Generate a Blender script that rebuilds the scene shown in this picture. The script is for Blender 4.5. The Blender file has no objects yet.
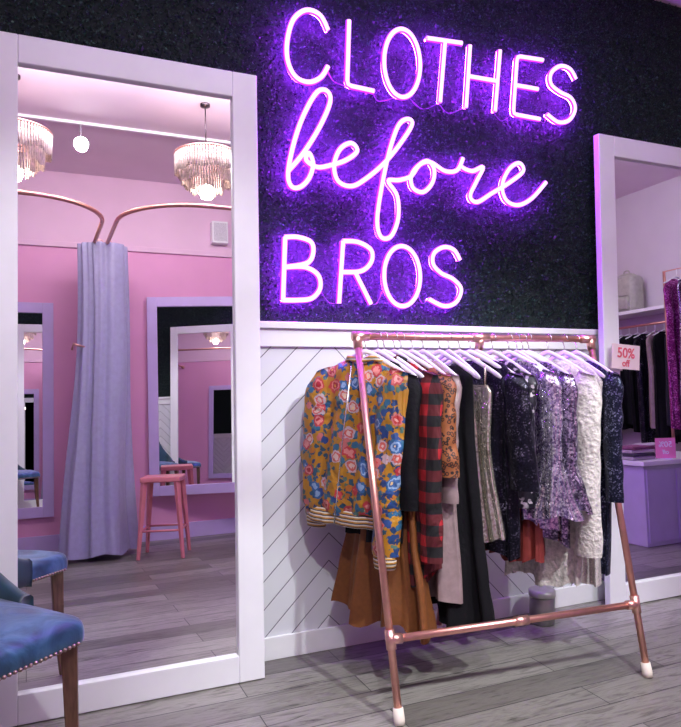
import bpy, math, random
import numpy as np
from mathutils import Vector, Matrix
random.seed(7); R=random.Random(7)
S=bpy.context.scene
COL=S.collection
# ---------------------------------------------------------------- helpers
def nodes(name):
    m=bpy.data.materials.new(name); m.use_nodes=True
    nt=m.node_tree; b=nt.nodes['Principled BSDF']; return m,nt,b
def N(nt,t,**k):
    n=nt.nodes.new(t)
    for a,v in k.items(): setattr(n,a,v)
    return n
def L(nt,a,b): nt.links.new(a,b)
def math_(nt,op,a,b=None):
    n=N(nt,'ShaderNodeMath',operation=op)
    for i,v in enumerate((a,b)):
        if v is None: continue
        if isinstance(v,(int,float)): n.inputs[i].default_value=v
        else: L(nt,v,n.inputs[i])
    return n.outputs[0]
def c4(c): return (c[0],c[1],c[2],1)
def ramp(nt,fac,stops,const=False):
    r=N(nt,'ShaderNodeValToRGB'); e=r.color_ramp.elements
    if const: r.color_ramp.interpolation='CONSTANT'
    while len(e)<len(stops): e.new(0.5)
    for i,(p,c) in enumerate(stops): e[i].position=p; e[i].color=c4(c)
    L(nt,fac,r.inputs[0]); return r.outputs[0]
def mixc(nt,fac,a,b):
    n=N(nt,'ShaderNodeMix',data_type='RGBA')
    if isinstance(fac,(int,float)): n.inputs[0].default_value=fac
    else: L(nt,fac,n.inputs[0])
    for i,v in ((6,a),(7,b)):
        if isinstance(v,tuple): n.inputs[i].default_value=c4(v)
        else: L(nt,v,n.inputs[i])
    return n.outputs[2]
def wrinkle(nt,b,scale=9,strength=.6,dist=.03,prev=None,stretch=(1,1,.45)):
    tc=N(nt,'ShaderNodeTexCoord'); mp=N(nt,'ShaderNodeMapping'); mp.inputs['Scale'].default_value=stretch
    L(nt,tc.outputs['Object'],mp.inputs[0])
    no=N(nt,'ShaderNodeTexNoise'); no.inputs['Scale'].default_value=scale; no.inputs['Detail'].default_value=3; no.inputs['Distortion'].default_value=1.0
    L(nt,mp.outputs[0],no.inputs[0])
    bp=N(nt,'ShaderNodeBump'); bp.inputs['Strength'].default_value=strength; bp.inputs['Distance'].default_value=dist
    L(nt,no.outputs[0],bp.inputs['Height'])
    if prev: L(nt,prev,bp.inputs['Normal'])
    L(nt,bp.outputs[0],b.inputs['Normal'])
def pmat(name,col,rough=.5,metal=0,scale=20,var=.12,bump=.0,sheen=0,stretch=(1,1,1),emis=0,wr=0,bd=.01):
    m,nt,b=nodes(name)
    tc=N(nt,'ShaderNodeTexCoord'); mp=N(nt,'ShaderNodeMapping'); mp.inputs['Scale'].default_value=stretch
    L(nt,tc.outputs['Object'],mp.inputs[0])
    no=N(nt,'ShaderNodeTexNoise'); no.inputs['Scale'].default_value=scale; no.inputs['Detail'].default_value=4
    L(nt,mp.outputs[0],no.inputs[0])
    c=ramp(nt,no.outputs[0],[(.3,tuple(x*(1-var) for x in col)),(.7,tuple(min(1,x*(1+var)) for x in col))])
    L(nt,c,b.inputs['Base Color']); b.inputs['Roughness'].default_value=rough; b.inputs['Metallic'].default_value=metal
    if sheen: b.inputs['Sheen Weight'].default_value=sheen
    out=None
    if bump:
        bp=N(nt,'ShaderNodeBump'); bp.inputs['Strength'].default_value=bump; bp.inputs['Distance'].default_value=bd
        L(nt,no.outputs[0],bp.inputs['Height']); L(nt,bp.outputs[0],b.inputs['Normal']); out=bp.outputs[0]
    if wr: wrinkle(nt,b,strength=wr,prev=out)
    return m
def emat(name,col,st):
    m,nt,b=nodes(name); b.inputs['Base Color'].default_value=(.02,.01,.02,1)
    b.inputs['Emission Color'].default_value=c4(col); b.inputs['Emission Strength'].default_value=st; return m
def sequin(name,stops,scale=140,metal=.75,rough=.28,bump=.8):
    m,nt,b=nodes(name); tc=N(nt,'ShaderNodeTexCoord')
    v=N(nt,'ShaderNodeTexVoronoi'); v.inputs['Scale'].default_value=scale; L(nt,tc.outputs['Object'],v.inputs[0])
    sp=N(nt,'ShaderNodeSeparateColor'); L(nt,v.outputs['Color'],sp.inputs[0])
    no=N(nt,'ShaderNodeTexNoise'); no.inputs['Scale'].default_value=16; L(nt,tc.outputs['Object'],no.inputs[0])
    f=math_(nt,'ADD',math_(nt,'MULTIPLY',sp.outputs[0],.72),math_(nt,'MULTIPLY',math_(nt,'SUBTRACT',no.outputs[0],.3),.7))
    L(nt,ramp(nt,f,stops),b.inputs['Base Color'])
    b.inputs['Metallic'].default_value=metal; b.inputs['Roughness'].default_value=rough
    bp=N(nt,'ShaderNodeBump'); bp.inputs['Strength'].default_value=bump; bp.inputs['Distance'].default_value=.006
    L(nt,sp.outputs[1],bp.inputs['Height']); L(nt,bp.outputs[0],b.inputs['Normal']); return m

class MB:
    def __init__(s): s.v=[]; s.f=[]; s.m=[]
    def add(s,v,f,m=0):
        o=len(s.v); s.v+= [tuple(p) for p in v]; s.f+=[tuple(i+o for i in q) for q in f]; s.m+=[m]*len(f); return s
    def box(s,a,b,m=0,M=None):
        x0,y0,z0=a;x1,y1,z1=b
        v=[Vector(p) for p in((x0,y0,z0),(x1,y0,z0),(x1,y1,z0),(x0,y1,z0),(x0,y0,z1),(x1,y0,z1),(x1,y1,z1),(x0,y1,z1))]
        if M: v=[M@p for p in v]
        return s.add(v,[(0,3,2,1),(4,5,6,7),(0,1,5,4),(1,2,6,5),(2,3,7,6),(3,0,4,7)],m)
    def tube(s,pts,r,seg=12,m=0,cap=True,sq=None,closed=False):
        pts=[Vector(p) for p in pts]; n=len(pts)
        rr=r if isinstance(r,(list,tuple)) else [r]*n
        if closed:
            tang=[(pts[(i+1)%n]-pts[i-1]).normalized() for i in range(n)]
        else:
            tang=[(pts[min(i+1,n-1)]-pts[max(i-1,0)]).normalized() for i in range(n)]
        t=tang[0]; up=Vector((0,0,1)) if abs(t.z)<.9 else Vector((1,0,0))
        nn=t.cross(up).normalized(); V=[];F=[]
        for i in range(n):
            t=tang[i]; nn=(nn-t*nn.dot(t)).normalized(); bb=t.cross(nn)
            for k in range(seg):
                a=2*math.pi*k/seg; o=(nn*math.cos(a)+bb*math.sin(a))*rr[i]
                if sq: o=Vector((o.x*sq[0],o.y*sq[1],o.z*sq[2]))
                V.append(pts[i]+o)
        cnt=n if closed else n-1
        for i in range(cnt):
            j=(i+1)%n
            for k in range(seg):
                k2=(k+1)%seg; F.append((i*seg+k,i*seg+k2,j*seg+k2,j*seg+k))
        if cap and not closed:
            F.append(tuple(range(seg))[::-1]); F.append(tuple(range((n-1)*seg,n*seg)))
        return s.add(V,F,m)
    def lathe(s,prof,seg=32,m=0,c=(0,0,0)):
        V=[];F=[]
        for r,z in prof:
            for k in range(seg):
                a=2*math.pi*k/seg; V.append((c[0]+r*math.cos(a),c[1]+r*math.sin(a),c[2]+z))
        for i in range(len(prof)-1):
            for k in range(seg):
                k2=(k+1)%seg; F.append((i*seg+k,i*seg+k2,(i+1)*seg+k2,(i+1)*seg+k))
        return s.add(V,F,m)
    def obj(s,name,mats,parent=None,loc=(0,0,0),rot=(0,0,0),smooth=True,bevel=0,sub=0,label=None,kind=None,solid=0):
        me=bpy.data.meshes.new(name); me.from_pydata(s.v,[],s.f)
        for mt in (mats if isinstance(mats,list) else [mats]): me.materials.append(mt)
        me.polygons.foreach_set('material_index',s.m)
        me.polygons.foreach_set('use_smooth',[smooth]*len(s.f)); me.update()
        o=bpy.data.objects.new(name,me); COL.objects.link(o); o.location=loc; o.rotation_euler=rot
        if parent: o.parent=parent
        if bevel:
            b=o.modifiers.new('b','BEVEL'); b.width=bevel; b.segments=3; b.limit_method='ANGLE'
            for p in me.polygons: p.use_smooth=False
        if sub:
            b=o.modifiers.new('u','SUBSURF'); b.levels=sub; b.render_levels=sub
        if label: o['label']=label
        if kind: o['kind']=kind
        return o
def thing(name,label,cat,loc=(0,0,0),rot=(0,0,0),group=None,scale=None):
    e=bpy.data.objects.new(name,None); COL.objects.link(e); e.empty_display_size=.1
    e.location=loc; e.rotation_euler=rot; tag(e,label,cat,group)
    return e
def tag(o,label,cat,group=None):
    o['label']=label; o['category']=cat
    if group: o['group']=group
    return o
def copy_thing(src,loc,rot=None):
    o=src.copy(); COL.objects.link(o); o.location=loc
    if rot is not None: o.rotation_euler=rot
    for c in list(src.children):
        d=c.copy(); COL.objects.link(d); d.parent=o
    return o
def cr(P,k=8,closed=False):
    P=[Vector(p) for p in P]; out=[]; n=len(P)
    rng=range(n) if closed else range(n-1)
    for i in rng:
        if closed: a,b,c,d=P[i-1],P[i],P[(i+1)%n],P[(i+2)%n]
        else: a,b,c,d=P[max(i-1,0)],P[i],P[i+1],P[min(i+2,n-1)]
        for j in range(k):
            t=j/k; out.append(.5*((2*b)+(c-a)*t+(2*a-5*b+4*c-d)*t*t+(3*b-a-3*c+d)*t**3))
    if not closed: out.append(P[-1])
    return out
def text(s,size,mat,parent,loc,rot,name='lettering'):
    cu=bpy.data.curves.new('t','FONT'); cu.body=s; cu.size=size; cu.align_x='CENTER'; cu.align_y='CENTER'; cu.extrude=.0006; cu.offset=.0012
    o=bpy.data.objects.new('t',cu); COL.objects.link(o)
    bpy.context.view_layer.update()
    me=bpy.data.meshes.new_from_object(o.evaluated_get(bpy.context.evaluated_depsgraph_get()))
    bpy.data.objects.remove(o)
    me.materials.clear(); me.materials.append(mat)
    q=bpy.data.objects.new(name,me); COL.objects.link(q); q.parent=parent; q.location=loc; q.rotation_euler=rot; return q

# ---------------------------------------------------------------- materials
frame_m=pmat('white_painted_wood',(.84,.84,.87),.35,scale=6,var=.03)
copper=pmat('copper_pipe',(.80,.40,.33),.34,.9,scale=30,var=.08)
copper2=pmat('copper_fitting',(.86,.48,.40),.30,.9,scale=30,var=.08)
white=pmat('white_satin',(.85,.85,.87),.3,scale=12,var=.03)
hang_m=pmat('lilac_white_plastic',(.88,.82,.90),.35,scale=12,var=.03)
rubber=pmat('cream_rubber',(.8,.72,.62),.6,scale=12,var=.05)
steel=pmat('steel_wire',(.75,.75,.78),.25,1)
darkmetal=pmat('dark_chain_metal',(.10,.08,.09),.4,1)
pink_wall=pmat('pink_paint',(.80,.36,.60),.55,scale=3,var=.03)
pink_light=pmat('pale_pink_paint',(.80,.54,.70),.6,scale=3,var=.03)
lav_wall=pmat('lavender_paint',(.66,.60,.63),.6,scale=3,var=.03)
ceil_m=pmat('ceiling_paint',(.84,.70,.80),.7,scale=3,var=.03)
lilac=pmat('lilac_frame',(.60,.46,.82),.4,scale=8,var=.04)
m,nt,b=nodes('mirror_glass'); mirror=m
b.inputs['Base Color'].default_value=(.92,.92,.93,1); b.inputs['Metallic'].default_value=1; b.inputs['Roughness'].default_value=.003

m,nt,b=nodes('grey_plank_floor'); floor_m=m
tc=N(nt,'ShaderNodeTexCoord')
br=N(nt,'ShaderNodeTexBrick'); br.offset=.37
for k,v in (('Scale',1),('Mortar Size',.0022),('Brick Width',1.25),('Row Height',.155),('Bias',-.1)): br.inputs[k].default_value=v
br.inputs['Color1'].default_value=(.155,.145,.128,1); br.inputs['Color2'].default_value=(.345,.328,.298,1); br.inputs['Mortar'].default_value=(.03,.027,.028,1)
L(nt,tc.outputs['Object'],br.inputs[0])
mp=N(nt,'ShaderNodeMapping'); mp.inputs['Scale'].default_value=(1.3,12,1); L(nt,tc.outputs['Object'],mp.inputs[0])
no=N(nt,'ShaderNodeTexNoise'); no.inputs['Scale'].default_value=2.6; no.inputs['Detail'].default_value=9; no.inputs['Roughness'].default_value=.68; no.inputs['Distortion'].default_value=1.4; L(nt,mp.outputs[0],no.inputs[0])
g=ramp(nt,no.outputs[0],[(.32,(.20,.19,.185)),(.44,(.72,.71,.70)),(.54,(1,1,1)),(.66,(.48,.46,.45)),(.8,(1.15,1.12,1.10))])
mx=N(nt,'ShaderNodeMix',data_type='RGBA',blend_type='MULTIPLY'); mx.inputs[0].default_value=1
L(nt,br.outputs[0],mx.inputs[6]); L(nt,g,mx.inputs[7]); L(nt,mx.outputs[2],b.inputs['Base Color']); b.inputs['Roughness'].default_value=.36
bp=N(nt,'ShaderNodeBump'); bp.inputs['Strength'].default_value=.15; L(nt,no.outputs[0],bp.inputs['Height']); L(nt,bp.outputs[0],b.inputs['Normal'])

m,nt,b=nodes('white_chevron_boards'); wains_m=m
tc=N(nt,'ShaderNodeTexCoord'); sx=N(nt,'ShaderNodeSeparateXYZ'); L(nt,tc.outputs['Object'],sx.inputs[0])
xs=math_(nt,'ADD',sx.outputs[0],20-.86)
tri=math_(nt,'PINGPONG',xs,.40)
cc=math_(nt,'SUBTRACT',sx.outputs[2],tri); cc=math_(nt,'ADD',cc,5)
fr=math_(nt,'FRACT',math_(nt,'DIVIDE',cc,.125))
gr=math_(nt,'LESS_THAN',fr,.042)
cell=math_(nt,'FLOOR',math_(nt,'DIVIDE',cc,.125))
wn=N(nt,'ShaderNodeTexWhiteNoise',noise_dimensions='1D'); L(nt,cell,wn.inputs['W'])
base=ramp(nt,wn.outputs[0],[(0,(.66,.67,.71)),(1,(.77,.78,.81))])
L(nt,mixc(nt,gr,base,(.10,.09,.13)),b.inputs['Base Color']); b.inputs['Roughness'].default_value=.4
bp=N(nt,'ShaderNodeBump'); bp.invert=True; bp.inputs['Strength'].default_value=.6; bp.inputs['Distance'].default_value=.01
L(nt,gr,bp.inputs['Height']); L(nt,bp.outputs[0],b.inputs['Normal'])

# ---------------------------------------------------------------- room
H=3.4; XW,XE,YS=-2.6,6.2,-4.0
def slab(name,a,b_,mt,bev=0):
    o=MB().box(a,b_).obj(name,mt,smooth=False,bevel=bev); o['kind']='structure'; return o
slab('floor',(XW,YS,-.1),(XE,0,0),floor_m)
slab('ceiling',(XW,YS,H),(XE,0,H+.1),ceil_m)
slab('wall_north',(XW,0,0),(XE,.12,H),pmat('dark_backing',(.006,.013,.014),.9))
slab('wall_south',(XW,YS-.12,0),(XE,YS,H),pink_wall)
slab('wall_west',(XW-.12,YS,0),(XW,0,H),lav_wall)
slab('wall_east',(XE,YS,0),(XE+.12,0,H),lav_wall)
slab('trim_1',(XW,-.012,.0),(XE,0,1.38),wains_m)
o=MB().box((XW,-.03,1.375),(XE,0,1.455)).box((XW,-.048,1.455),(XE,0,1.485)).obj('trim_2',white,smooth=False,bevel=.004); o['kind']='structure'
slab('baseboard_north',(XW,-.028,0),(XE,-.012,.10),white,.003)
slab('baseboard_south',(XW,YS,0),(XE,YS+.02,.14),lilac,.003)
slab('trim_3',(XW,YS,2.70),(XE,YS+.025,2.75),pink_light,.004)
slab('trim_4',(XW,YS,2.75),(XE,YS+.006,H),pink_light)
wb=thing('wall_box','small white rectangular speaker box mounted high on pink wall','utility',(1.74,YS+.006,2.82))  # small white wall box, its use not known
MB().box((-.08,0,0),(.08,.09,.22)).obj('housing',white,wb,smooth=False,bevel=.008)
MB().box((-.065,.09,.02),(.065,.094,.20)).obj('grille',pmat('pale_grille',(.62,.60,.64),.7,scale=200,var=.3),wb,smooth=False)

# hedge
m,nt,b=nodes('boxwood_leaf'); leaf_m=m
g=N(nt,'ShaderNodeNewGeometry')
L(nt,ramp(nt,g.outputs['Random Per Island'],[(0,(.002,.009,.010)),(.6,(.006,.022,.022)),(.9,(.016,.05,.045)),(1,(.04,.10,.09))]),b.inputs['Base Color'])
b.inputs['Roughness'].default_value=.48; b.inputs['Specular IOR Level'].default_value=.3
rng=np.random.default_rng(3)
x0,x1,z0,z1=-.8,4.5,1.49,3.39
n=int((x1-x0)*(z1-z0)*13000)
cx=rng.uniform(x0,x1,n); cz=rng.uniform(z0,z1,n)
dep=.023+.009*np.sin(cx*38+3*np.sin(cz*21))*np.sin(cz*43+2*np.sin(cx*27))
c=np.stack([cx,-rng.uniform(.2,1,n)*dep-.004,cz],1)
d=rng.normal(size=(n,3)); d[:,1]*=.6; d/=np.linalg.norm(d,axis=1)[:,None]
e=rng.normal(size=(n,3)); e[:,1]*=.6; e-=d*(e*d).sum(1)[:,None]; e/=np.linalg.norm(e,axis=1)[:,None]
ln=rng.uniform(.004,.0085,n)[:,None]; wd=ln*.55
V=np.stack([c-d*ln,c+e*wd,c+d*ln,c-e*wd],1).reshape(-1,3); V[:,1]=np.minimum(V[:,1],-.001)
V[:,2]=np.maximum(V[:,2],1.487)
me=bpy.data.meshes.new('hedge'); me.vertices.add(4*n); me.vertices.foreach_set('co',V.ravel())
me.loops.add(4*n); me.loops.foreach_set('vertex_index',np.arange(4*n)); me.polygons.add(n)
me.polygons.foreach_set('loop_start',np.arange(0,4*n,4)); me.polygons.foreach_set('loop_total',np.full(n,4)); me.update(calc_edges=True); me.validate()
me.materials.append(leaf_m)
o=bpy.data.objects.new('boxwood_hedge_panel',me); COL.objects.link(o); o['kind']='stuff'
tag(o,'dark green artificial boxwood hedge covering the upper wall','hedge wall')

# ---------------------------------------------------------------- camera
F=700.; YAW=math.radians(24.17); CY=-2.95; CZ=1.307
cam=bpy.data.cameras.new('camera'); co=bpy.data.objects.new('camera',cam); COL.objects.link(co)
cam.sensor_fit='HORIZONTAL'; cam.sensor_width=36; cam.lens=36*F/681; cam.clip_start=.05
cam.shift_y=-.002
co.location=(0,CY,CZ); co.rotation_euler=(math.pi/2,0,-YAW); S.camera=co

# ---------------------------------------------------------------- neon sign
# measurements of the sign rectified onto its own plane (parallel to the wall): returns metres
def sign_xz(u,v,y=-.07):
    a=(u-340.5)/F; s,c_=math.sin(YAW),math.cos(YAW)
    t=(y-CY)/(c_-a*s); return (t*(s+a*c_), CZ+t*(362-v)/F)
neon_core=emat('neon_core_pink',(.82,.42,1.0),2.4)
neon_rim=emat('neon_rim_purple',(.50,.02,1.0),2.0)
hedge_glow=emat('hidden_hedge_glow',(.36,.02,1.0),230)  # added tube hidden behind the rim, throws extra purple glow on the hedge
wire_m=pmat('purple_wire',(.25,.05,.35),.4)
def ell(cx,cy,rx,ry,n=14,sk=0): return [(cx+rx*math.sin(2*math.pi*i/n),cy-ry*math.cos(2*math.pi*i/n)+sk*math.sin(2*math.pi*i/n)) for i in range(n)]
LET=[
 ('letter',[(0,[(328,30),(320,15),(306,10),(293,20),(287,42),(288,62),(296,77),(309,82),(321,77),(328,66)])]),
 ('letter',[(1,[(349,20),(347,85),(374,91)])]),
 ('letter',[(2,ell(402,63,18,34,sk=2))]),
 ('letter',[(1,[(427,38),(462,43)]),(1,[(445,41),(440,102)])]),
 ('letter',[(1,[(470,45),(466,107)]),(1,[(500,50),(495,111)]),(1,[(468,76),(497,81)])]),
 ('letter',[(1,[(543,60),(517,56),(513,114),(540,119)]),(1,[(515,85),(538,89)])]),
 ('letter',[(0,[(576,79),(570,69),(560,66),(551,73),(551,84),(560,92),(571,98),(575,109),(569,120),(558,122),(547,114)])]),
 ('script_word',[(0,[(289,170),(304,152),(320,126),(330,102),(327,91),(317,92),(304,114),(294,142),(288,172),(291,186),(300,187),(309,178),(313,164),(309,153),(306,160),(317,167),(331,165),(346,160),(357,151),(351,143),(340,149),(334,165),(338,181),(352,186),(368,177),(386,161),(402,141),(412,124),(407,119),(398,126),(389,152),(381,190),(377,221),(381,237),(391,236),(398,218),(397,196),(388,181),(399,180),(411,176),(419,165),(428,161),(434,170),(432,183),(423,192),(413,188),(411,176),(419,165),(430,162),(445,171),(457,170),(463,158),(461,166),(472,171),(483,167),(476,182),(470,196),(477,202),(492,193),(510,182),(523,171),(519,163),(509,169),(502,185),(506,200),(518,205),(532,198),(546,182)])]),
 ('letter',[(0,[(285,237),(298,237),(311,242),(313,253),(307,263),(285,267)]),(0,[(285,267),(305,267),(318,275),(320,288),(312,298),(298,300),(283,300)]),(1,[(285,237),(283,300)])]),
 ('letter',[(0,[(343,241),(358,242),(371,250),(371,262),(361,271),(342,272)]),(1,[(343,241),(339,303)]),(1,[(355,272),(371,304)])]),
 ('letter',[(2,ell(402,276,18,30,sk=1))]),
 ('letter',[(0,[(460,260),(454,250),(444,247),(434,253),(433,264),(441,273),(453,279),(461,289),(456,302),(444,306),(429,299)])]),
]
sign=thing('neon_sign','glowing purple-pink neon lettering reading CLOTHES before BROS on hedge wall','neon sign',(1.6,-.066,2.3))
for nm_,strokes in LET:
    mb=MB()
    for kind_,P in strokes:
        Q=[Vector((sign_xz(u,v)[0]-1.6,0,sign_xz(u,v)[1]-2.3)) for u,v in P]
        cl=(kind_==2)
        if kind_==1:
            R_=[Q[0]]
            for i in range(1,len(Q)-1):
                a,b_,c_=Q[i-1],Q[i],Q[i+1]; p=b_+(a-b_).normalized()*.02; q=b_+(c_-b_).normalized()*.02
                R_+=[p,p*.25+b_*.5+q*.25,q]
            R_.append(Q[-1]); Q=R_
        else: Q=cr(Q,6,cl)
        for off,r,mi in ((.018,.0055,2),(.0015,.0130,1),(-.0018,.0113,0)):
            mb.tube([q+Vector((0,off,0)) for q in Q],r,12,mi,closed=cl)
    mb.obj(nm_,[neon_core,neon_rim,hedge_glow],sign)
for P in ([(328,68),(335,80),(347,85)],[(374,91),(380,100),(395,97)],[(410,96),(424,108),(440,102)],[(440,102),(450,112),(466,107)],[(495,111),(503,120),(513,114)],[(540,119),(546,122),(547,114)],
          [(320,288),(330,302),(339,303)],[(371,304),(378,303),(384,290)],[(418,292),(424,303),(429,299)]):
    MB().tube(cr([(sign_xz(u,v)[0]-1.6,.01,sign_xz(u,v)[1]-2.3) for u,v in P],6),.0022,6).obj('wire',wire_m,sign)

# ---------------------------------------------------------------- mirrors
def mirror_obj(name,label,w,h,fw,loc,rot,fm,th=.04):
    t=thing(name,label,'mirror',loc,rot)
    mb=MB(); d=th
    mb.box((0,-d,0),(fw,0,h)); mb.box((w-fw,-d,0),(w,0,h)); mb.box((fw,-d,0),(w-fw,0,fw)); mb.box((fw,-d,h-fw),(w-fw,0,h))
    mb.obj('frame',fm,t,smooth=False,bevel=.004)
    MB().box((fw-.005,-d*.45,fw-.005),(w-fw+.005,-d*.3,h-fw+.005)).obj('mirror_glass',mirror,t,smooth=False)
    return t
A1=math.radians(2.55); A2=math.radians(1.95)
mirror_obj('floor_mirror','tall white-framed floor mirror leaning on the wall beside the blue chair',1.035,2.53,.108,(-.137,-.15,0.002),(-A1,0,0),frame_m)
mirror_obj('floor_mirror','tall white-framed floor mirror leaning on the wall beside the clothes rack',1.10,2.54,.112,(2.815,-.122,0.002),(-A2,0,0),frame_m)
mirror_obj('wall_mirror','lilac-framed mirror on the pink wall behind the stool',.95,1.85,.09,(1.955,YS+.28,.41),(0,0,math.pi+.265),lilac)
mirror_obj('wall_mirror','lilac-framed mirror on the pink wall beside the curtain',.95,1.88,.09,(.22,YS+.003,.30),(0,0,math.pi),lilac)

# ---------------------------------------------------------------- rack
def bary(x): return -.38-.102*(x-1.227)
LT=Vector((1.227,-.38,1.412)); LF=Vector((1.227,-.738,0)); RT=Vector((2.353,-.495,1.412)); RF=Vector((2.353,-.823,0))
BT=(LT+RT)/2; BF=Vector((1.80,-.075,0))
rack=thing('clothes_rack','copper pipe A-frame clothes rack full of garments on white hangers','clothes rack',((LF+RF)/2))
o0=(LF+RF)/2
def rp(P): return [Vector(p)-o0 for p in P]
pr=.0145
MB().tube(rp([LT,RT]),pr,16).obj('rail',copper,rack)
for T,Fo in ((LT,LF),(RT,RF),(BT,BF)):
    b0=Fo+(T-Fo)*.035
    MB().tube(rp([b0,T]),pr,16).obj('leg',copper,rack)
    MB().tube(rp([Fo+Vector((0,0,.001)),Fo+(T-Fo)*.012,Fo+(T-Fo)*.04]),[.019,.021,.019],16).obj('rubber_foot',rubber,rack)
cbL=LF+(LT-LF)*.2; cbR=RF+(RT-RF)*.2
MB().tube(rp([cbL,cbR]),pr,16).obj('crossbar',copper,rack)
ax=(RT-LT).normalized()
fits=[]
for P,dr,s_ in ((LT,(LF-LT).normalized(),1),(RT,(RF-RT).normalized(),-1)): fits.append(([P-dr*.012,P+dr*.05],[P-ax*.02*s_,P+ax*.05*s_]))
for P,dr,s_ in ((cbL,(LT-LF).normalized(),1),(cbR,(RT-RF).normalized(),-1)): fits.append(([P-dr*.035,P+dr*.035],[P,P+ax*.045*s_]))
fits.append(([BT-ax*.04,BT+ax*.04],[BT,BT+(BF-BT).normalized()*.05]))
cm=cbL+(cbR-cbL)*.5; fits.append(([cm-ax*.03,cm+ax*.03],None))
for a_,b_ in fits:
    mb=MB().tube(rp(a_),.0190,16)
    if b_: mb.tube(rp(b_),.0190,16)
    mb.obj('fitting',copper2,rack)

def build_hanger(mt,label):
    h=thing('clothes_hanger',label,'hanger',(0,0,0),group='white hangers on the rack')
    arm=[]
    for y in np.linspace(-.212,.212,25):
        z=-.060-.108*(abs(y)/.212)**1.15; arm.append((0,y,z))
    MB().tube(arm,[.005]+[.0072]*23+[.005],10,sq=(.55,1,1.5)).obj('arms',mt,h)
    hk=[(0,0,-.068),(0,0,-.035)]+[(0,.018*math.cos(a),.018*math.sin(a)) for a in np.linspace(-math.pi/2+.35,math.pi+.3,14)]
    MB().tube(hk,.0022,8).obj('hook',steel,h,label='thin steel hook')
    return h
hanger=build_hanger(hang_m,'white hanger hooked over the copper rail')

def lerp_prof(prof,t):
    for i in range(len(prof)-1):
        a,b_=prof[i],prof[i+1]
        if t<=b_[0] or i==len(prof)-2:
            k=(t-a[0])/(b_[0]-a[0]); k=max(0,min(1,k)); k=k*k*(3-2*k)*.5+k*.5
            return [a[j]+(b_[j]-a[j])*k for j in range(len(a))]
def gbody(prof,seed,n=96,rows=54,kf=.085,hem=.008,m=0,mb=None,yo=0,skew=0,lean=0,T=None):
    r=random.Random(seed); p1,p2,p3,p4=[r.uniform(0,6.28) for _ in range(4)]
    mb=mb or MB(); V=[];Fc=[]; T0=prof[0][0]; T1=prof[-1][0]; sway=r.uniform(-.016,.016); kk=r.uniform(.75,1.2)
    for i in range(rows):
        q=i/(rows-1); t=T0+(T1-T0)*q
        _,w,d_,am=lerp_prof(prof,t)
        for k in range(n):
            a=2*math.pi*k/n; ca,sa=math.cos(a),math.sin(a)
            y=w*math.copysign(abs(sa)**.85,sa); x=d_*math.copysign(abs(ca)**.7,ca)
            yn=y/max(w,.01)
            x+=am*(1.2*math.sin(yn*.22*6.283/kf*.5*kk+p1+.5*math.sin(t*2.5+p4))+.55*math.sin(yn*.22*6.283/kf*1.05*kk+p2+.5*t)+.22*math.sin(yn*29+p3+t*2))
            x+=.10*am*math.sin(t*20+yn*6+p4)*math.sin(yn*3+p2)
            x+=.006*math.sin(t*5+p3)*(t-T0)
            z=-t+(hem*math.sin(yn*5+p2)+.4*hem*math.sin(yn*13+p1)+skew*yn)*q**3
            V.append((x,y+yo+(sway*q*q*2 if T is None else 0)+lean*(t-.1),z))
    for i in range(rows-1):
        for k in range(n):
            k2=(k+1)%n; Fc.append((i*n+k,i*n+k2,(i+1)*n+k2,(i+1)*n+k))
    return mb.add(V,Fc,m)
def gsleeve(y0,z0,y1,z1,r0,r1,seed,xo=-.02,bell=None,mb=None,rows=36,seg=36,wk=1.0,x1=0,dx=None):
    r=random.Random(seed); mb=mb or MB(); V=[];Fc=[]; ph=r.uniform(0,6); sw=r.uniform(-.015,.02)
    if dx is None: dx=r.uniform(.3,1.6)
    else: sw=0
    for i in range(rows):
        k=i/(rows-1); y=y0+(y1-y0)*(1-(1-k)**1.8)-sw*k*k*(1 if y0>0 else -1); z=z0+(z1-z0)*k
        x=xo*dx*math.sin(k*2.4)*1.2+x1*k
        rr=r0+(r1-r0)*k
        if k<.08: rr*=.55+.45*(k/.08)
        kb=0
        if bell and k>bell[0]: kb=(k-bell[0])/(1-bell[0]); rr+=bell[1]*kb**1.2
        wr=wk*(.06*math.sin(k*15+ph)+.04*math.sin(k*29+ph*2))
        for q in range(seg):
            a=2*math.pi*q/seg
            f=1+wr*math.sin(a+ph+k*2)+.07*math.sin(3*a+k*5)+wk*.03*math.sin(2*a+k*30)
            if kb: f+=.22*math.sin(7*a+ph)*kb
            V.append((x+rr*.66*f*math.cos(a),y+rr*f*math.sin(a),-z+.3*rr*math.sin(a)*(1 if y0<0 else -1)*(1-k)+.012*math.sin(3*a+ph)*kb))
    for i in range(rows-1):
        for q in range(seg):
            q2=(q+1)%seg; Fc.append((i*seg+q,i*seg+q2,(i+1)*seg+q2,(i+1)*seg+q))
    Fc.append(tuple(range(seg)))
    return mb.add(V,Fc)
def top_prof(Ln,w=.21,d=.028,fold=.012,flare=0,neck=.075,waist=None):
    waist=waist or w*.88
    return [(.098,neck,.013,0),(.112,neck+.045,.016,0),(.150,w*.86,.022,0),(.185,w,.028,.002),(.26,w*.97,d,fold*.6),(.45,waist,d,fold),(.085+Ln,waist+flare,d+.004+flare*.12,fold*1.6)]
def strap_prof(Ln,w=.17,d=.024,fold=.011,flare=.02):
    return [(.20,w*.8,.014,.001),(.23,w*.9,.02,.003),(.45,w*.85,d,fold),(.085+Ln,w+flare,d+.008,fold*1.6)]

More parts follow.
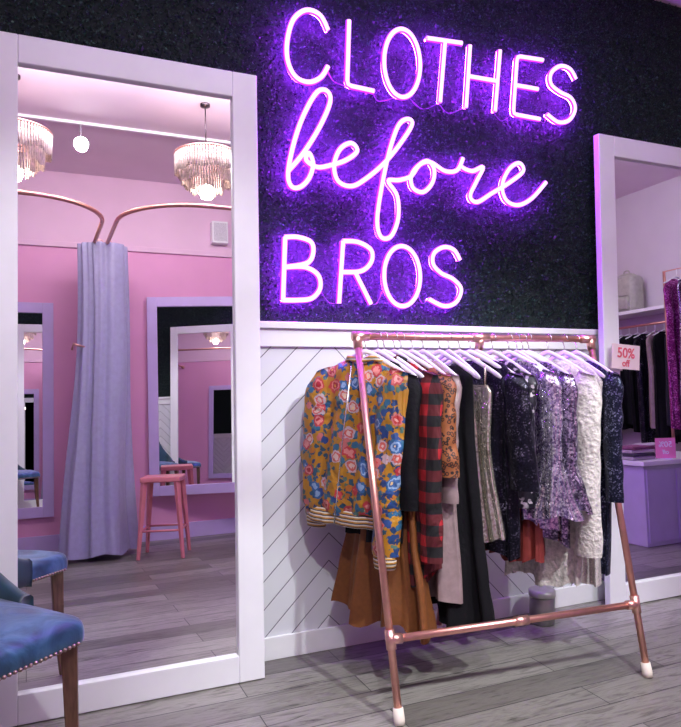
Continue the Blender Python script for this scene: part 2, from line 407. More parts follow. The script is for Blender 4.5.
def floral():
    m,nt,b=nodes('mustard_floral_print'); tc=N(nt,'ShaderNodeTexCoord')
    nz=N(nt,'ShaderNodeTexNoise'); nz.inputs['Scale'].default_value=50; L(nt,tc.outputs['Object'],nz.inputs[0])
    ad=N(nt,'ShaderNodeVectorMath',operation='MULTIPLY_ADD'); L(nt,nz.outputs['Color'],ad.inputs[0]); ad.inputs[1].default_value=(.030,.030,.030); L(nt,tc.outputs['Object'],ad.inputs[2])
    base=(.40,.18,.014)
    def layer(scale,thr,stops,prev,off):
        mp=N(nt,'ShaderNodeMapping'); mp.inputs['Location'].default_value=(off,off*.7,off*1.3); mp.inputs['Scale'].default_value=(.4,1,1); L(nt,ad.outputs[0],mp.inputs[0])
        v=N(nt,'ShaderNodeTexVoronoi'); v.inputs['Scale'].default_value=scale; L(nt,mp.outputs[0],v.inputs[0])
        sp=N(nt,'ShaderNodeSeparateColor'); L(nt,v.outputs['Color'],sp.inputs[0])
        cc=ramp(nt,sp.outputs[0],stops,True)
        f=math_(nt,'LESS_THAN',v.outputs['Distance'],thr)
        return mixc(nt,f,prev,cc),v
    c,_=layer(42,.46,[(0,(.02,.07,.12)),(.35,base),(.45,(.015,.04,.13)),(.7,base),(.8,(.07,.15,.12))],base,.3)
    c,_=layer(27,.42,[(0,(.45,.15,.02)),(.2,(.02,.06,.20)),(.5,(.03,.12,.22)),(.8,base)],c,2.3)
    fl=[(0,(.45,.04,.05)),(.26,(.02,.05,.20)),(.42,(.50,.14,.14)),(.66,(.03,.11,.28)),(.82,(.48,.36,.40))]
    c,_=layer(16.5,.43,fl,c,1.1)
    c,_=layer(16.5,.31,[(0,(.62,.22,.20)),(.26,(.10,.24,.52)),(.42,(.45,.03,.03)),(.66,(.25,.36,.56)),(.82,(.52,.10,.08))],c,1.1)
    c,_=layer(16.5,.20,[(0,(.36,.02,.03)),(.26,(.35,.45,.65)),(.42,(.68,.34,.30)),(.66,(.05,.12,.30)),(.82,(.62,.44,.4))],c,1.1)
    c,_=layer(16.5,.09,[(0,(.7,.42,.05)),(.5,(.75,.5,.25))],c,1.1)
    L(nt,c,b.inputs['Base Color']); b.inputs['Roughness'].default_value=.42
    wrinkle(nt,b,7,.7,.05,stretch=(1,1,.7))
    return m
def plaid():
    m,nt,b=nodes('red_black_buffalo_plaid'); tc=N(nt,'ShaderNodeTexCoord'); s=N(nt,'ShaderNodeSeparateXYZ'); L(nt,tc.outputs['Object'],s.inputs[0])
    def band(o): return math_(nt,'LESS_THAN',math_(nt,'FRACT',math_(nt,'ADD',math_(nt,'DIVIDE',o,.084),50.2)),.5)
    t=math_(nt,'MULTIPLY',math_(nt,'ADD',band(s.outputs[1]),band(s.outputs[2])),.5)
    L(nt,ramp(nt,t,[(0,(.33,.006,.012)),(.3,(.08,.004,.008)),(.8,(.004,.003,.005))],True),b.inputs['Base Color']); b.inputs['Roughness'].default_value=.85
    wrinkle(nt,b,8,.8,.05)
    return m
def stripes(name,ax,per,cols):
    m,nt,b=nodes(name); tc=N(nt,'ShaderNodeTexCoord'); s=N(nt,'ShaderNodeSeparateXYZ'); L(nt,tc.outputs['Object'],s.inputs[0])
    f=math_(nt,'FRACT',math_(nt,'ADD',math_(nt,'DIVIDE',s.outputs[ax],per),50))
    L(nt,ramp(nt,f,cols,True),b.inputs['Base Color']); b.inputs['Roughness'].default_value=.7; return m
def leopard():
    m,nt,b=nodes('rust_leopard_print'); tc=N(nt,'ShaderNodeTexCoord')
    v=N(nt,'ShaderNodeTexVoronoi'); v.inputs['Scale'].default_value=60; L(nt,tc.outputs['Object'],v.inputs[0])
    L(nt,ramp(nt,v.outputs['Distance'],[(0,(.22,.06,.015)),(.28,(.015,.01,.01)),(.48,(.28,.09,.03))],True),b.inputs['Base Color']); b.inputs['Roughness'].default_value=.6; return m
M_flor=floral(); M_plaid=plaid(); M_rib=stripes('ribbed_stripe_knit',2,.016,[(0,(.70,.62,.5)),(.35,(.03,.03,.06)),(.6,(.45,.22,.03))])
M_navy=pmat('navy_twill',(.006,.007,.018),.75,scale=90,bump=.2,wr=.5)
M_rust=pmat('rust_crepe',(.17,.052,.009),.65,scale=60,bump=.2)
M_leo=leopard(); M_taupe=pmat('taupe_satin',(.28,.20,.205),.35,scale=30,wr=.4)
M_black=pmat('black_velvet',(.0035,.003,.005),.85,scale=60,bump=.2,wr=.4)
M_black.node_tree.nodes['Principled BSDF'].inputs['Specular IOR Level'].default_value=.2
M_black2=pmat('black_chiffon',(.004,.004,.006),.7,scale=60,bump=.3,wr=.5)
M_black2.node_tree.nodes['Principled BSDF'].inputs['Specular IOR Level'].default_value=.2
M_champ=sequin('champagne_sequin',[(0,(.24,.19,.15)),(.45,(.75,.66,.52)),(.8,(1,.95,.82))],150,.85,.18)
M_blseq=sequin('black_sequin',[(0,(.003,.003,.006)),(.75,(.012,.012,.024)),(.93,(.16,.14,.22)),(1,(.8,.75,1))],190,.6)
M_lilseq=sequin('lilac_sequin',[(0,(.09,.06,.16)),(.3,(.30,.24,.42)),(.6,(.70,.64,.80)),(.85,(1,.98,1))],130,.85,.2,1.0)
M_silseq=sequin('pewter_sequin',[(0,(.04,.03,.06)),(.45,(.20,.16,.27)),(.75,(.62,.54,.70)),(1,(1,.92,1))],130,.85,.2,1.0)
M_nvseq=sequin('navy_sequin',[(0,(.004,.006,.015)),(.7,(.02,.025,.06)),(1,(.4,.4,.65))],190,.6)
M_cream=sequin('cream_sequin_knit',[(0,(.38,.34,.33)),(1,(.82,.76,.73))],220,.1,.5,.7)
M_fuzz=pmat('white_fuzzy_knit',(.66,.61,.57),.9,scale=55,var=.3,bump=.6,sheen=.4,bd=.02)
M_maroon=pmat('maroon_pleats',(.22,.03,.025),.55,scale=40)
M_mag=sequin('magenta_sequin',[(0,(.07,.006,.06)),(.6,(.34,.02,.22)),(1,(.9,.3,.8))],110,.5)
M_beads=sequin('beaded_floral',[(0,(.008,.008,.012)),(.66,(.02,.02,.03)),(.76,(.45,.40,.45)),(1,(.85,.8,.85))],80,.3)

def straps(t,w,mt):
    for sg in(-1,1): MB().tube([(0,sg*w*.72,-.115),(-.004,sg*w*.74,-.16),(-.006,sg*w*.74,-.215)],.005,6).obj('strap',mt,t)
def garment(name,label,x,prof,mat_,yaw,seed,sleeve=None,smat=None,extra=None,cat=None,kf=.085,hem=.008,skew=0,wk=1,hang=True,lean=0,fuzz=0):
    t=thing(name,label,cat or name.replace('_',' '),(x,bary(x),1.412),(0,0,math.radians(yaw)))
    L_=[gbody(prof,seed,kf=kf,hem=hem,skew=skew,lean=lean).obj('body',mat_,t)]
    if sleeve:
        y0,z0,y1,z1,r0,r1,bell=sleeve
        for sg in(-1,1): L_.append(gsleeve(sg*y0,z0,sg*y1,z1,r0,r1,seed+sg,bell=bell,wk=wk).obj('sleeve',smat or mat_,t))
    if fuzz:
        # shaggy pile: short tufts rooted on every face
        for o in L_:
            me=o.data; rr=random.Random(seed); V=[v.co.copy() for v in me.vertices]; nv=[tuple(v) for v in V]; nf=[tuple(p.vertices) for p in me.polygons]
            for p in me.polygons:
                if len(p.vertices)!=4: continue
                for _ in range(3):
                    a,b_=rr.random(),rr.random(); q=[V[i] for i in p.vertices]
                    P=(q[0]*(1-a)+q[1]*a)*(1-b_)+(q[3]*(1-a)+q[2]*a)*b_
                    nn=p.normal; dr=(nn+Vector((rr.uniform(-.6,.6),rr.uniform(-.6,.6),-.9+rr.uniform(-.3,.3)))).normalized()
                    sd=nn.cross(dr)*.0022; k0=len(nv)
                    nv+= [tuple(P-sd),tuple(P+sd),tuple(P+dr*rr.uniform(.6,1)*fuzz)]; nf.append((k0,k0+1,k0+2))
            m2=bpy.data.meshes.new(o.name); m2.from_pydata(nv,[],nf); m2.materials.append(mat_); m2.polygons.foreach_set('use_smooth',[True]*len(nf)); o.data=m2
    if extra: extra(t)
    if hang: hp.append((x,bary(x),1.412,math.radians(yaw)))
    return t
hp=[]
def addhang(x,yaw): hp.append((x,bary(x),1.412,math.radians(yaw)))
# floral bomber: body drifts towards the wall, near sleeve hangs in front of it
LEAN=.13
def jx(t):
    gbody([(.715,.178,.036,.006),(.73,.195,.044,.006),(.765,.198,.044,.006),(.78,.192,.038,.006)],1,rows=10,hem=.0,lean=LEAN,yo=.02,T=1).obj('hem_band',M_rib,t,label='ribbed cream and navy striped hem band')
    for sg,y0,y1,x1,z1 in((-1,-.165,-.125,-.036,.86),(1,.205,.265,.04,.76)):
        gsleeve(y0,.135,y1,z1,.076,.058,5+sg,x1=x1,dx=1.0,wk=1.0).obj('sleeve',M_flor,t)
        xe=-.0162+x1
        MB().tube([(xe,y1,-z1+.012),(xe-.002,y1,-z1-.025),(xe-.004,y1,-z1-.055)],[.050,.050,.044],20,sq=(.7,1,1)).obj('cuff',M_rib,t,label='ribbed striped cuff')
    MB().tube(cr([(-.012,-.085,-.105),(-.036,-.055,-.088),(-.040,0,-.104),(-.036,.055,-.088),(-.012,.085,-.105)],5),.009,10,sq=(.8,1,1.3)).obj('collar',M_rib,t,label='striped rib-knit collar')
    MB().tube([(-.044,.04,-.12),(-.052,.075,-.4),(-.052,.12,-.77)],.003,8).obj('zipper',steel,t,label='metal zipper')
t=thing('bomber_jacket','mustard bomber jacket with red and blue floral print and striped cuffs','jacket',(1.264,bary(1.264),1.412),(0,0,math.radians(31)))
gbody([(.095,.07,.022,0),(.115,.12,.034,0),(.15,.18,.040,0),(.22,.205,.044,.004),(.4,.21,.046,.008),(.6,.22,.050,.009),(.69,.212,.048,.008),(.73,.19,.040,.006)],17,yo=.02,lean=LEAN,T=1).obj('body',M_flor,t); jx(t); addhang(1.264,31)
garment('jacket','thin black jacket hanging between floral jacket and plaid shirt',1.318,top_prof(.74,.190),M_black2,19,2,(.182,.15,.195,.68,.052,.044,None))
garment('long_dress','long rust-brown dress with a ruffled flared hem',1.345,
  [(.105,.07,.014,0),(.15,.15,.020,0),(.4,.14,.026,.006),(.8,.19,.036,.014),(1.0,.235,.045,.022),(1.17,.26,.055,.034)],M_rust,20,3,kf=.06,hem=.022,cat='dress')
def px(t):
    MB().tube(cr([(-.01,-.08,-.105),(-.034,-.05,-.09),(-.04,0,-.115),(-.034,.05,-.09),(-.01,.08,-.105)],5),.011,10,sq=(.7,1,1.5)).obj('collar',M_plaid,t)
    for z in np.arange(.18,.8,.085): MB().lathe([(0,0),(.005,.0),(.005,.003),(0,.003)],10).obj('button',M_black,t,loc=(-.042,.0,-z),rot=(0,-math.pi/2,0))
garment('plaid_shirt','red and black buffalo plaid flannel shirt',1.390,top_prof(.88,.215,d=.030,fold=.014),M_plaid,16,4,(.20,.145,.220,.88,.062,.050,None),extra=px,cat='shirt',kf=.11,hem=.035)
garment('blouse','rust leopard-print blouse beside the plaid shirt',1.47,top_prof(.56,.205),M_leo,11,5,(.195,.15,.215,.55,.058,.052,None))
garment('cardigan','mauve-beige satin open cardigan with long sleeves',1.52,top_prof(.98,.195),M_taupe,9,6,(.185,.15,.195,.66,.05,.042,None))
garment('long_dress','long black velvet dress with a flared hem',1.595,
  [(.12,.10,.014,0),(.16,.18,.022,0),(.4,.18,.034,.009),(.8,.215,.042,.017),(1.0,.25,.052,.024),(1.15,.275,.058,.03)],M_black,15,7,kf=.08,hem=.022,cat='dress')
garment('tank_top','champagne sequined sleeveless top beside the black dress',1.69,strap_prof(.76,.185,d=.03),M_champ,18,8,cat='top',kf=.07,hem=.02,extra=lambda t:straps(t,.185,M_champ))
garment('sequin_dress','short black sequined dress with draped sleeves',1.775,top_prof(.80,.215,fold=.014,flare=.03,neck=.10),M_blseq,15,10,(.2,.15,.24,.62,.060,.066,None),cat='dress',hem=.03)
garment('blouse','black blouse with white beaded flowers',1.85,top_prof(.62,.195),M_beads,13,12,(.19,.15,.200,.52,.05,.045,None))
def mx_(t): gbody([(.72,.15,.028,.008),(.80,.17,.036,.018),(.95,.185,.042,.024)],23,rows=12,kf=.03,hem=.012).obj('pleated_hem',M_maroon,t,label='pleated maroon hem')
garment('sequin_dress','lilac and silver sequined dress with bell sleeves and maroon hem',1.93,top_prof(.72,.205,fold=.016,flare=.02,neck=.09),M_lilseq,20,13,(.195,.14,.235,.74,.054,.040,(.6,.058)),cat='dress',hem=.03,extra=mx_)
garment('sequin_blouse','pewter sequined long-sleeved blouse with shimmering bell cuffs',2.03,top_prof(.80,.20,fold=.015),M_silseq,15,14,(.19,.15,.225,.72,.05,.042,(.65,.045)),cat='blouse',hem=.03)
garment('fuzzy_cardigan','cream shaggy knit cardigan beside the sequined blouse',2.13,top_prof(.99,.20,d=.040,flare=.015),M_fuzz,14,15,(.195,.15,.220,.92,.064,.058,None),cat='cardigan',hem=.015,fuzz=.017)
garment('long_vest','long cream sequined knit vest',2.215,top_prof(.98,.20,d=.034),M_cream,9,16,cat='vest')
garment('sequin_dress','long dark navy sequined dress near the rail end',2.28,top_prof(.95,.205),M_nvseq,7,17,(.2,.15,.215,.7,.045,.04,None),cat='dress')
for x,yw in ((1.42,27),(1.64,2),(1.74,24),(1.97,8),(2.00,30)): addhang(x,yw)
for i,(x,y,z,r) in enumerate(hp):
    if i==0: hanger.location=(x,y,z); hanger.rotation_euler=(0,0,r)
    else: copy_thing(hanger,(x,y,z),(0,0,r))

# ---------------------------------------------------------------- sale card on mirror frame
card=pmat('pink_card',(.85,.66,.70),.6,scale=10,var=.04); pinktxt=pmat('coral_print',(.75,.10,.16),.6)
cd=thing('sale_sign','pale pink sale card with coral lettering taped to the mirror','sign',(2.93,-.153,1.335),(-A2,math.radians(4),0))
MB().box((-.10,-.002,-.066),(.10,.0,.066)).obj('card',card,cd,smooth=False)
text('50%',.075,pinktxt,cd,(0,-.003,.018),(math.pi/2,0,0)); text('off',.05,pinktxt,cd,(0,-.003,-.036),(math.pi/2,0,0))

cn=thing('canister','small silver-grey cylindrical canister on the floor by the baseboard','canister',(2.36,-.16,0))
MB().lathe([(0,.001),(.058,.001),(.062,.008),(.062,.13),(.058,.135),(0,.135)],32).obj('body',pmat('brushed_steel',(.36,.38,.33),.3,.8),cn)
MB().lathe([(.0,.136),(.064,.136),(.066,.14),(.066,.165),(.05,.17),(0,.17)],32).obj('lid',pmat('pale_lid',(.42,.44,.38),.4,.3),cn)

# ---------------------------------------------------------------- blue chair
m,nt,b=nodes('blue_velvet'); velvet=m
tc=N(nt,'ShaderNodeTexCoord'); no=N(nt,'ShaderNodeTexNoise'); no.inputs['Scale'].default_value=6; no.inputs['Detail'].default_value=5; no.inputs['Distortion'].default_value=1.5; L(nt,tc.outputs['Object'],no.inputs[0])
L(nt,ramp(nt,no.outputs[0],[(.36,(.012,.055,.105)),(.5,(.03,.12,.21)),(.64,(.08,.21,.33))]),b.inputs['Base Color']); b.inputs['Roughness'].default_value=.5; b.inputs['Sheen Weight'].default_value=.5; b.inputs['Sheen Roughness'].default_value=.4
bp=N(nt,'ShaderNodeBump'); bp.inputs['Strength'].default_value=.35; bp.inputs['Distance'].default_value=.02; L(nt,no.outputs[0],bp.inputs['Height']); L(nt,bp.outputs[0],b.inputs['Normal'])
velvet2=pmat('dark_teal_velvet',(.012,.055,.085),.55,scale=7,var=.4,bump=.15,sheen=.3)
wood=pmat('oak_leg',(.17,.09,.05),.45,scale=14,var=.3,stretch=(6,6,1)); nail=pmat('brass_nailhead',(.45,.35,.28),.3,1)
ch=thing('dining_chair','blue velvet chair with nailhead trim and tapered wooden legs','chair',(-.160,-.605,0),(0,0,math.radians(38.3)))
def rbox(hx,hy,z0,z1,n=8,r=.06,crown=.02):
    mb=MB()
    def ring(hx,hy,z,r):
        o=[]
        for cx,cy,a0 in((1,1,0),(-1,1,90),(-1,-1,180),(1,-1,270)):
            for k in range(7):
                a=math.radians(a0+15*k); o.append((cx*(hx-r)+r*math.cos(a),cy*(hy-r)+r*math.sin(a),z))
        return o
    Rg=[ring(hx-.015,hy-.015,z0,r),ring(hx,hy,z0+.008,r),ring(hx,hy,z1-.045,r),ring(hx-.004,hy-.004,z1-.022,r),ring(hx-.018,hy-.018,z1-.006,r*.9),ring(hx-.05,hy-.05,z1+.004,r*.8),ring(hx*.5,hy*.5,z1+crown,r*.5),ring(.02,.02,z1+crown*1.2,.01)]
    V=sum(Rg,[]); m_=28; Fc=[]
    for i in range(len(Rg)-1):
        for k in range(m_): k2=(k+1)%m_; Fc.append((i*m_+k,i*m_+k2,(i+1)*m_+k2,(i+1)*m_+k))
    Fc.append(tuple(range(m_))[::-1]); Fc.append(tuple((len(Rg)-1)*m_+k for k in range(m_)))
    return mb.add(V,Fc)
SZ=.024
rbox(.245,.245,.408+SZ,.500+SZ,crown=.024,r=.045).obj('seat',velvet,ch,sub=1)
def nails(pts,nx):
    mb=MB(); rotm=Vector(nx).to_track_quat('Z','Y').to_matrix()
    for p in pts:
        q=Vector(p); mb.lathe([(.0065,-.003),(.006,.002),(.003,.005),(0,.006)],8)
        for i in range(32): mb.v[-32+i]=tuple(q+rotm@Vector(mb.v[-32+i]))
    mb.obj('nailhead_trim',nail,ch,label='row of small metal nailheads')
zn=.424+SZ
nails([(x,-.245,zn) for x in np.linspace(-.195,.195,24)],(0,-1,0)); nails([(.245,y,zn) for y in np.linspace(-.195,.195,24)],(1,0,0)); nails([(-.245,y,zn) for y in np.linspace(-.195,.195,24)],(-1,0,0))
V=[];Fc=[]; nu=33; path=[]
for i in range(nu):
    k=-1+2*i/(nu-1); s=abs(k)
    if s<.6: x=.235*(s/.6)*math.copysign(1,k); y=.235
    else:
        q=(s-.6)/.4; x=.235*math.copysign(1,k); y=.235-.20*q
    path.append((x,y,s))
P2=[Vector((p[0],p[1],0)) for p in path]
for it in range(3): P2=[P2[0]]+[(P2[i-1]+P2[i]*2+P2[i+1])/4 for i in range(1,nu-1)]+[P2[-1]]
for i in range(nu):
    s=path[i][2]; q=max(0,(s-.20)/.8); top=.50+SZ+.42*max(0,1-q**.62)**1.35+.016
    tn=(P2[min(i+1,nu-1)]-P2[max(i-1,0)]).normalized(); nrm=Vector((-tn.y,tn.x,0))
    rake=.10
    for a,b_ in ((-.022,0),(-.026,.5),(-.024,.9),(-.012,1.0),(.012,1.0),(.024,.9),(.026,.5),(.022,0)):
        z=.43+(top-.43)*b_
        V.append(tuple(P2[i]+nrm*a+Vector((0,rake*(z-.39)*(1 if s<.6 else max(0,1-(s-.6)/.4)) ,z))))
for i in range(nu-1):
    for k in range(8): k2=(k+1)%8; Fc.append((i*8+k,i*8+k2,(i+1)*8+k2,(i+1)*8+k))
Fc.append(tuple(range(8))); Fc.append(tuple((nu-1)*8+k for k in range(8))[::-1])
MB().add(V,Fc).obj('backrest',velvet2,ch,sub=1,label='dark teal velvet backrest')
for sx_ in(-1,1):
    for sy_ in(-1,1):
        MB().tube([(sx_*.20,sy_*.20,.44),(sx_*.205,sy_*.205,.2),(sx_*.215,sy_*.217,0.001)],[.034,.027,.018],4).obj('leg',wood,ch,smooth=False,bevel=.003)

# ---------------------------------------------------------------- fitting area seen in the mirror
def rod(name,pts,label):
    t=thing(name,label,'curtain rod',pts[0])
    o_=Vector(pts[0]); MB().tube([Vector(p)-o_ for p in pts],.016,12).obj('rod',copper,t)
    for p in (pts[0],pts[-1]):
        p=Vector(p)-o_
        MB().tube([p,p+Vector((0,.012,0))],.035,16).obj('flange',copper2,t)
def upath(xa,xb,yf,z=2.6,r=.55):
    P=[(xa,YS+.001,z),(xa,yf-r,z)]
    for a in np.linspace(0,math.pi/2,14): P.append((xa+ (r-r*math.cos(a))*(1 if xb>xa else -1),yf-r+r*math.sin(a),z))
    for a in np.linspace(math.pi/2,0,14): P.append((xb-(r-r*math.cos(a))*(1 if xb>xa else -1),yf-r+r*math.sin(a),z))
    P+=[(xb,yf-r,z),(xb,YS+.001,z)]; return P
rod('curtain_rod',upath(.52,-1.3,-2.17),'curved copper curtain rod around a fitting booth')
rod('curtain_rod',upath(.62,2.3,-2.10),'curved copper curtain rod around the second fitting booth')
cur=pmat('lavender_curtain_satin',(.40,.38,.60),.42,scale=30,var=.06,sheen=.1)
ct=thing('curtain','gathered lavender satin curtain hanging from copper rods','curtain',(.60,-3.42,0))
V=[];Fc=[];n_=360;rows=44
for i in range(rows):
    k=i/(rows-1); z=2.60-2.56*k; W=.180+.120*k**1.1-.03*math.sin(k*3.14); D=.11+.09*k
    for q in range(n_):
        a=2*math.pi*q/n_; aa=a+.30*math.sin(2*a+1+.6*k)+.12*math.sin(3*a+2)+.06*math.sin(k*3+2*a)
        f=1+(.10+.03*math.sin(a*2+.5)+.03*k)*math.sin(8*aa+.5*math.sin(k*3))+.045*(1-.5*k)*math.sin(17*aa+1+k)+(.04+.07*k)*math.sin(4*aa+2+.7*k)+.012*math.sin(k*12+4*a)
        V.append((W*f*math.cos(a)-.03*k+.012*math.sin(k*6),D*f*math.sin(a),z+.015*math.sin(5*a)*(k>.95)))
for i in range(rows-1):
    for q in range(n_): q2=(q+1)%n_; Fc.append((i*n_+q,i*n_+q2,(i+1)*n_+q2,(i+1)*n_+q))
MB().add(V,Fc).obj('cloth',cur,ct)
mb=MB()
for a in np.linspace(0,2*math.pi,7)[:-1]: mb.tube([(.07*math.cos(a)+.028*math.cos(t_),.08*math.sin(a),2.60+.028*math.sin(t_)) for t_ in np.linspace(0,2*math.pi,12)[:-1]],.004,6,closed=True)
mb.obj('rings',copper2,ct,kind='stuff')
MB().tube([(-.16,.08,1.72),(-.25,.10,1.74),(-.26,.06,1.70)],[.008,.013,.010],8).obj('tieback',copper2,ct,label='small copper tieback')
# stool
pinkm=pmat('pink_metal',(.78,.25,.30),.35,scale=20,var=.05)
st=thing('stool','square-seated pink metal stool beside the curtain','stool',(1.03,-3.2,0),(0,0,.35))
MB().box((-.16,-.16,.60),(.16,.16,.645)).obj('seat',pinkm,st,smooth=False,bevel=.012)
for sx_ in(-1,1):
    for sy_ in(-1,1): MB().tube([(sx_*.13,sy_*.13,.61),(sx_*.175,sy_*.175,.001)],[.028,.016],4).obj('leg',pinkm,st,smooth=False,bevel=.003)
mb=MB(); rr_=.158; zz=.22
C=[(-rr_,-rr_,zz),(rr_,-rr_,zz),(rr_,rr_,zz),(-rr_,rr_,zz)]
for i in range(4): mb.tube([C[i],C[(i+1)%4]],.009,8)
mb.obj('footrest',pinkm,st)
# chandeliers
bead=pmat('champagne_beads',(.66,.52,.48),.35,.2,scale=40,var=.35)
glow=emat('warm_bulb',(1,.84,.72),40)
ch1=thing('chandelier','tiered beaded chandelier with warm bulb','chandelier',(1.2,-2.2,-.02),group='beaded chandeliers')
for rad,zt,zb in ((.225,3.03,2.88),(.18,2.99,2.81),(.12,2.95,2.76)):
    mb=MB(); cnt=int(rad*330)
    for k in range(cnt):
        a=2*math.pi*k/cnt; x,y=rad*math.cos(a),rad*math.sin(a); zz=zb+.012*math.sin(a*9)
        mb.tube([(x,y,zt),(x*.99,y*.99,zz)],.0065,5)
    mb.obj('bead_fringe',bead,ch1)
mb=MB()
for rad,zt in ((.225,3.03),(.18,2.99),(.12,2.95)): mb.tube([(rad*math.cos(a),rad*math.sin(a),zt) for a in np.linspace(0,2*math.pi,40)[:-1]],.009,8,closed=True)
for a in (0,2.1,4.2): mb.tube([(.225*math.cos(a),.225*math.sin(a),3.03),(0,0,3.13)],.004,6)
mb.obj('ring',copper,ch1)
MB().tube([(0,0,3.12),(0,0,3.41)],.0045,8).lathe([(0,3.395),(.035,3.40),(.035,3.419)],20).obj('cord',darkmetal,ch1)
MB().lathe([(0,2.70),(.04,2.71),(.055,2.745),(.04,2.79),(0,2.82)],20).obj('bulb',glow,ch1)
ch2=copy_thing(ch1,(-.07,-2.2,-.02))
# ceiling track + spotlights
tr=thing('track_light','ceiling track with small round spotlights','track light',(1.2,-2.82,H))
MB().box((-2.2,-.014,-.02),(2.2,.014,0)).obj('track',white,tr,smooth=False)
lens_m=emat('spot_lens',(1,.97,1),30); grey_head=pmat('grey_spot_housing',(.35,.30,.36),.5)
for x in (-.82,.5,1.5):
    M=Matrix.Translation((x,0,-.17))@Matrix.Rotation(math.radians(66),4,'X')
    a=MB(); a.lathe([(0,.05),(.045,.05),(.056,.03),(.056,-.052)],24); 
    a.v=[tuple(M@Vector(v)) for v in a.v]; a.tube([(x,0,-.02),(x,0,-.12)],.008,8); a.obj('spotlight_head',grey_head,tr)
    a=MB(); a.lathe([(.054,-.046),(.03,-.050),(0,-.051)],24); a.v=[tuple(M@Vector(v)) for v in a.v]; a.obj('lens',lens_m,tr)

# ---------------------------------------------------------------- area reflected in the second mirror
plin=pmat('lilac_laminate',(.52,.45,.68),.4,scale=10,var=.04)
pt=thing('display_table','lilac panelled display counter with folded clothes','counter',(4.6,-1.55,0))
MB().box((-.40,-.42,0.001),(.55,.42,.60)).obj('body',plin,pt,smooth=False,bevel=.004)
MB().box((-.43,-.45,.60),(.58,.45,.635)).obj('top',white,pt,smooth=False,bevel=.004)
for x in (-.38,-.07,.24): MB().box((x,.42,.03),(x+.28,.428,.57)).obj('panel',plin,pt,smooth=False,bevel=.003)
cols=[(.45,.40,.45),(.06,.05,.08),(.5,.42,.48),(.2,.06,.13)]
for j,(x,y) in enumerate(((4.30,-1.3),(4.62,-1.42))):
    for i in range(4):
        q=pmat('folded_cloth',cols[(i+j)%4],.8)
        o=MB().box((-.12,-.09,0),(.12,.09,.024)).obj('folded_garment',q,loc=(x,y,.637+.026*i),rot=(0,0,R.uniform(-.08,.08)),smooth=False,bevel=.008)
        tag(o,'folded garment in a stack on the counter','clothing','folded garments on the counter')
pc2=pmat('bright_pink_card',(.90,.28,.48),.6,scale=10,var=.04)
cd2=thing('sale_sign','bright pink sale card standing on the counter','sign',(4.47,-1.16,.637),(0,0,math.pi+.5))
MB().box((-.075,-.002,.005),(.075,0,.16)).obj('card',pc2,cd2,smooth=False); MB().box((-.05,-.02,.0),(.05,.02,.006)).obj('base',white,cd2,smooth=False)
wt=pmat('cream_print',(.9,.85,.88),.6)
text('50%',.06,wt,cd2,(0,-.003,.11),(math.pi/2,0,0)); text('off',.045,wt,cd2,(0,-.003,.052),(math.pi/2,0,0))
sh=thing('wall_shelf','white wall shelf with a copper hanging rail','shelf',(XE,-2.85,2.00))
MB().box((-.36,-.75,0),(-.002,.75,.035)).obj('board',white,sh,smooth=False,bevel=.003)
MB().tube([(-.2,-.72,-.12),(-.2,.72,-.12)],.013,12).tube([(-.2,-.6,-.12),(-.2,-.6,0)],.01,8).tube([(-.2,.6,-.12),(-.2,.6,0)],.01,8).obj('rail',copper,sh)
darks=[M_black,M_navy,M_black2,M_taupe,M_blseq,M_black,M_black2]
for i in range(12):
    y=-2.20-.115*i
    t=thing('blouse','dark blouse hanging from the shelf rail','blouse',(XE-.2,y,1.88),(0,0,math.radians(90+R.uniform(-16,16))),group='dark blouses on the shelf rail')
    gbody(top_prof(.95+.25*R.random(),.18),40+i,n=40,rows=24).obj('body',darks[i%7],t)
    MB().tube([(0,-.17,-.14),(0,0,-.075),(0,.17,-.14)],.006,8).tube([(0,0,-.075),(0,0,0)],.003,6).obj('hanger',white,t)
bp_=thing('backpack','pale grey backpack standing on the wall shelf','backpack',(XE-.18,-2.90,2.036),(0,0,math.radians(90)))
bm=pmat('pale_leather',(.44,.43,.36),.5,scale=20)
rbox(.16,.10,0,.40,r=.06,crown=.03).obj('body',bm,bp_,sub=1)
rbox(.11,.03,.03,.18,r=.02,crown=.0).obj('pocket',bm,bp_,loc=(0,.10,0))
MB().tube(cr([(-.04,0,.41),(-.03,0,.46),(.03,0,.46),(.04,0,.41)],5),.008,8).obj('handle',bm,bp_)
g2=thing('garment_rail','tall copper garment rail with magenta sequined clothes','clothes rack',(5.54,-1.5,0))
MB().tube([(0,-.5,0.001),(0,-.5,2.3),(0,.55,2.3),(0,.55,.001)],.015,12).obj('frame',copper,g2)
for s_,yy in((0,-.5),(1,.55)): MB().tube([(-.25,yy,.018),(.25,yy,.018)],.015,12).obj('foot',copper,g2)
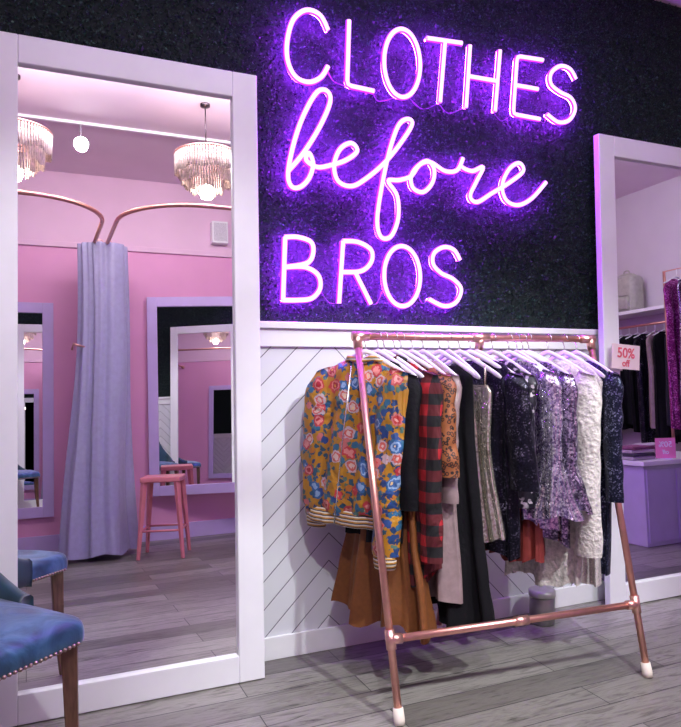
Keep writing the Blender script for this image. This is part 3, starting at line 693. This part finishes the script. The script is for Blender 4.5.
for i in range(5):
    t=thing('sequin_dress','magenta sequined dress on the tall garment rail','dress',(5.54,-1.86+.13*i,2.3),(0,0,math.radians(90+R.uniform(-8,8))),group='magenta dresses on the tall rail')
    gbody(top_prof(1.4-.05*i,.18,flare=.03),60+i,n=48,rows=28).obj('body',[M_mag,M_silseq,M_mag,M_mag,M_black][i],t)
    MB().tube([(0,-.17,-.14),(0,0,-.075),(0,.17,-.14)],.006,8).tube([(0,0,-.075),(0,0,0)],.003,6).obj('hanger',white,t)

# ---------------------------------------------------------------- lights
def area(loc,tgt,sx_,sy_,e,col):
    l=bpy.data.lights.new('area_light','AREA'); l.shape='RECTANGLE'; l.size=sx_; l.size_y=sy_; l.energy=e; l.color=col
    o=bpy.data.objects.new('area_light',l); COL.objects.link(o); o.location=loc
    o.rotation_euler=(Vector(tgt)-Vector(loc)).to_track_quat('-Z','Y').to_euler(); return o
def spot(loc,tgt,e,col,size=60,blend=.6,r=.04):
    l=bpy.data.lights.new('spot_light','SPOT'); l.energy=e; l.color=col; l.spot_size=math.radians(size); l.spot_blend=blend; l.shadow_soft_size=r
    o=bpy.data.objects.new('spot_light',l); COL.objects.link(o); o.location=loc
    o.rotation_euler=(Vector(tgt)-Vector(loc)).to_track_quat('-Z','Y').to_euler(); return o
area((1.5,-1.45,H-.02),(1.5,-1.45,0),3.4,.8,32,(.93,.98,1))
area((.9,-1.8,3.3),(.9,-4.0,1.8),2.6,.5,58,(1,.90,.97))  # unseen fill added to brighten the pink back wall, no fixture there
area((4.3,-1.75,3.3),(6.2,-2.8,1.4),1.2,.5,26,(.97,.96,1))  # unseen fill added for the east wall and shelf, no fixture there
spot((1.7,-2.72,3.17),(1.80,-.4,.66),320,(.94,.99,1),46)
spot((2.7,-2.72,3.17),(2.35,-.5,.70),165,(.94,.99,1),46)
spot((.38,-2.72,3.17),(.45,-.5,.75),190,(.94,.98,1),60)
w=bpy.data.worlds.new('world'); S.world=w; w.use_nodes=True
w.node_tree.nodes['Background'].inputs[0].default_value=(.6,.5,.8,1); w.node_tree.nodes['Background'].inputs[1].default_value=.15
S.view_settings.view_transform='Standard'
S.view_settings.look='None'
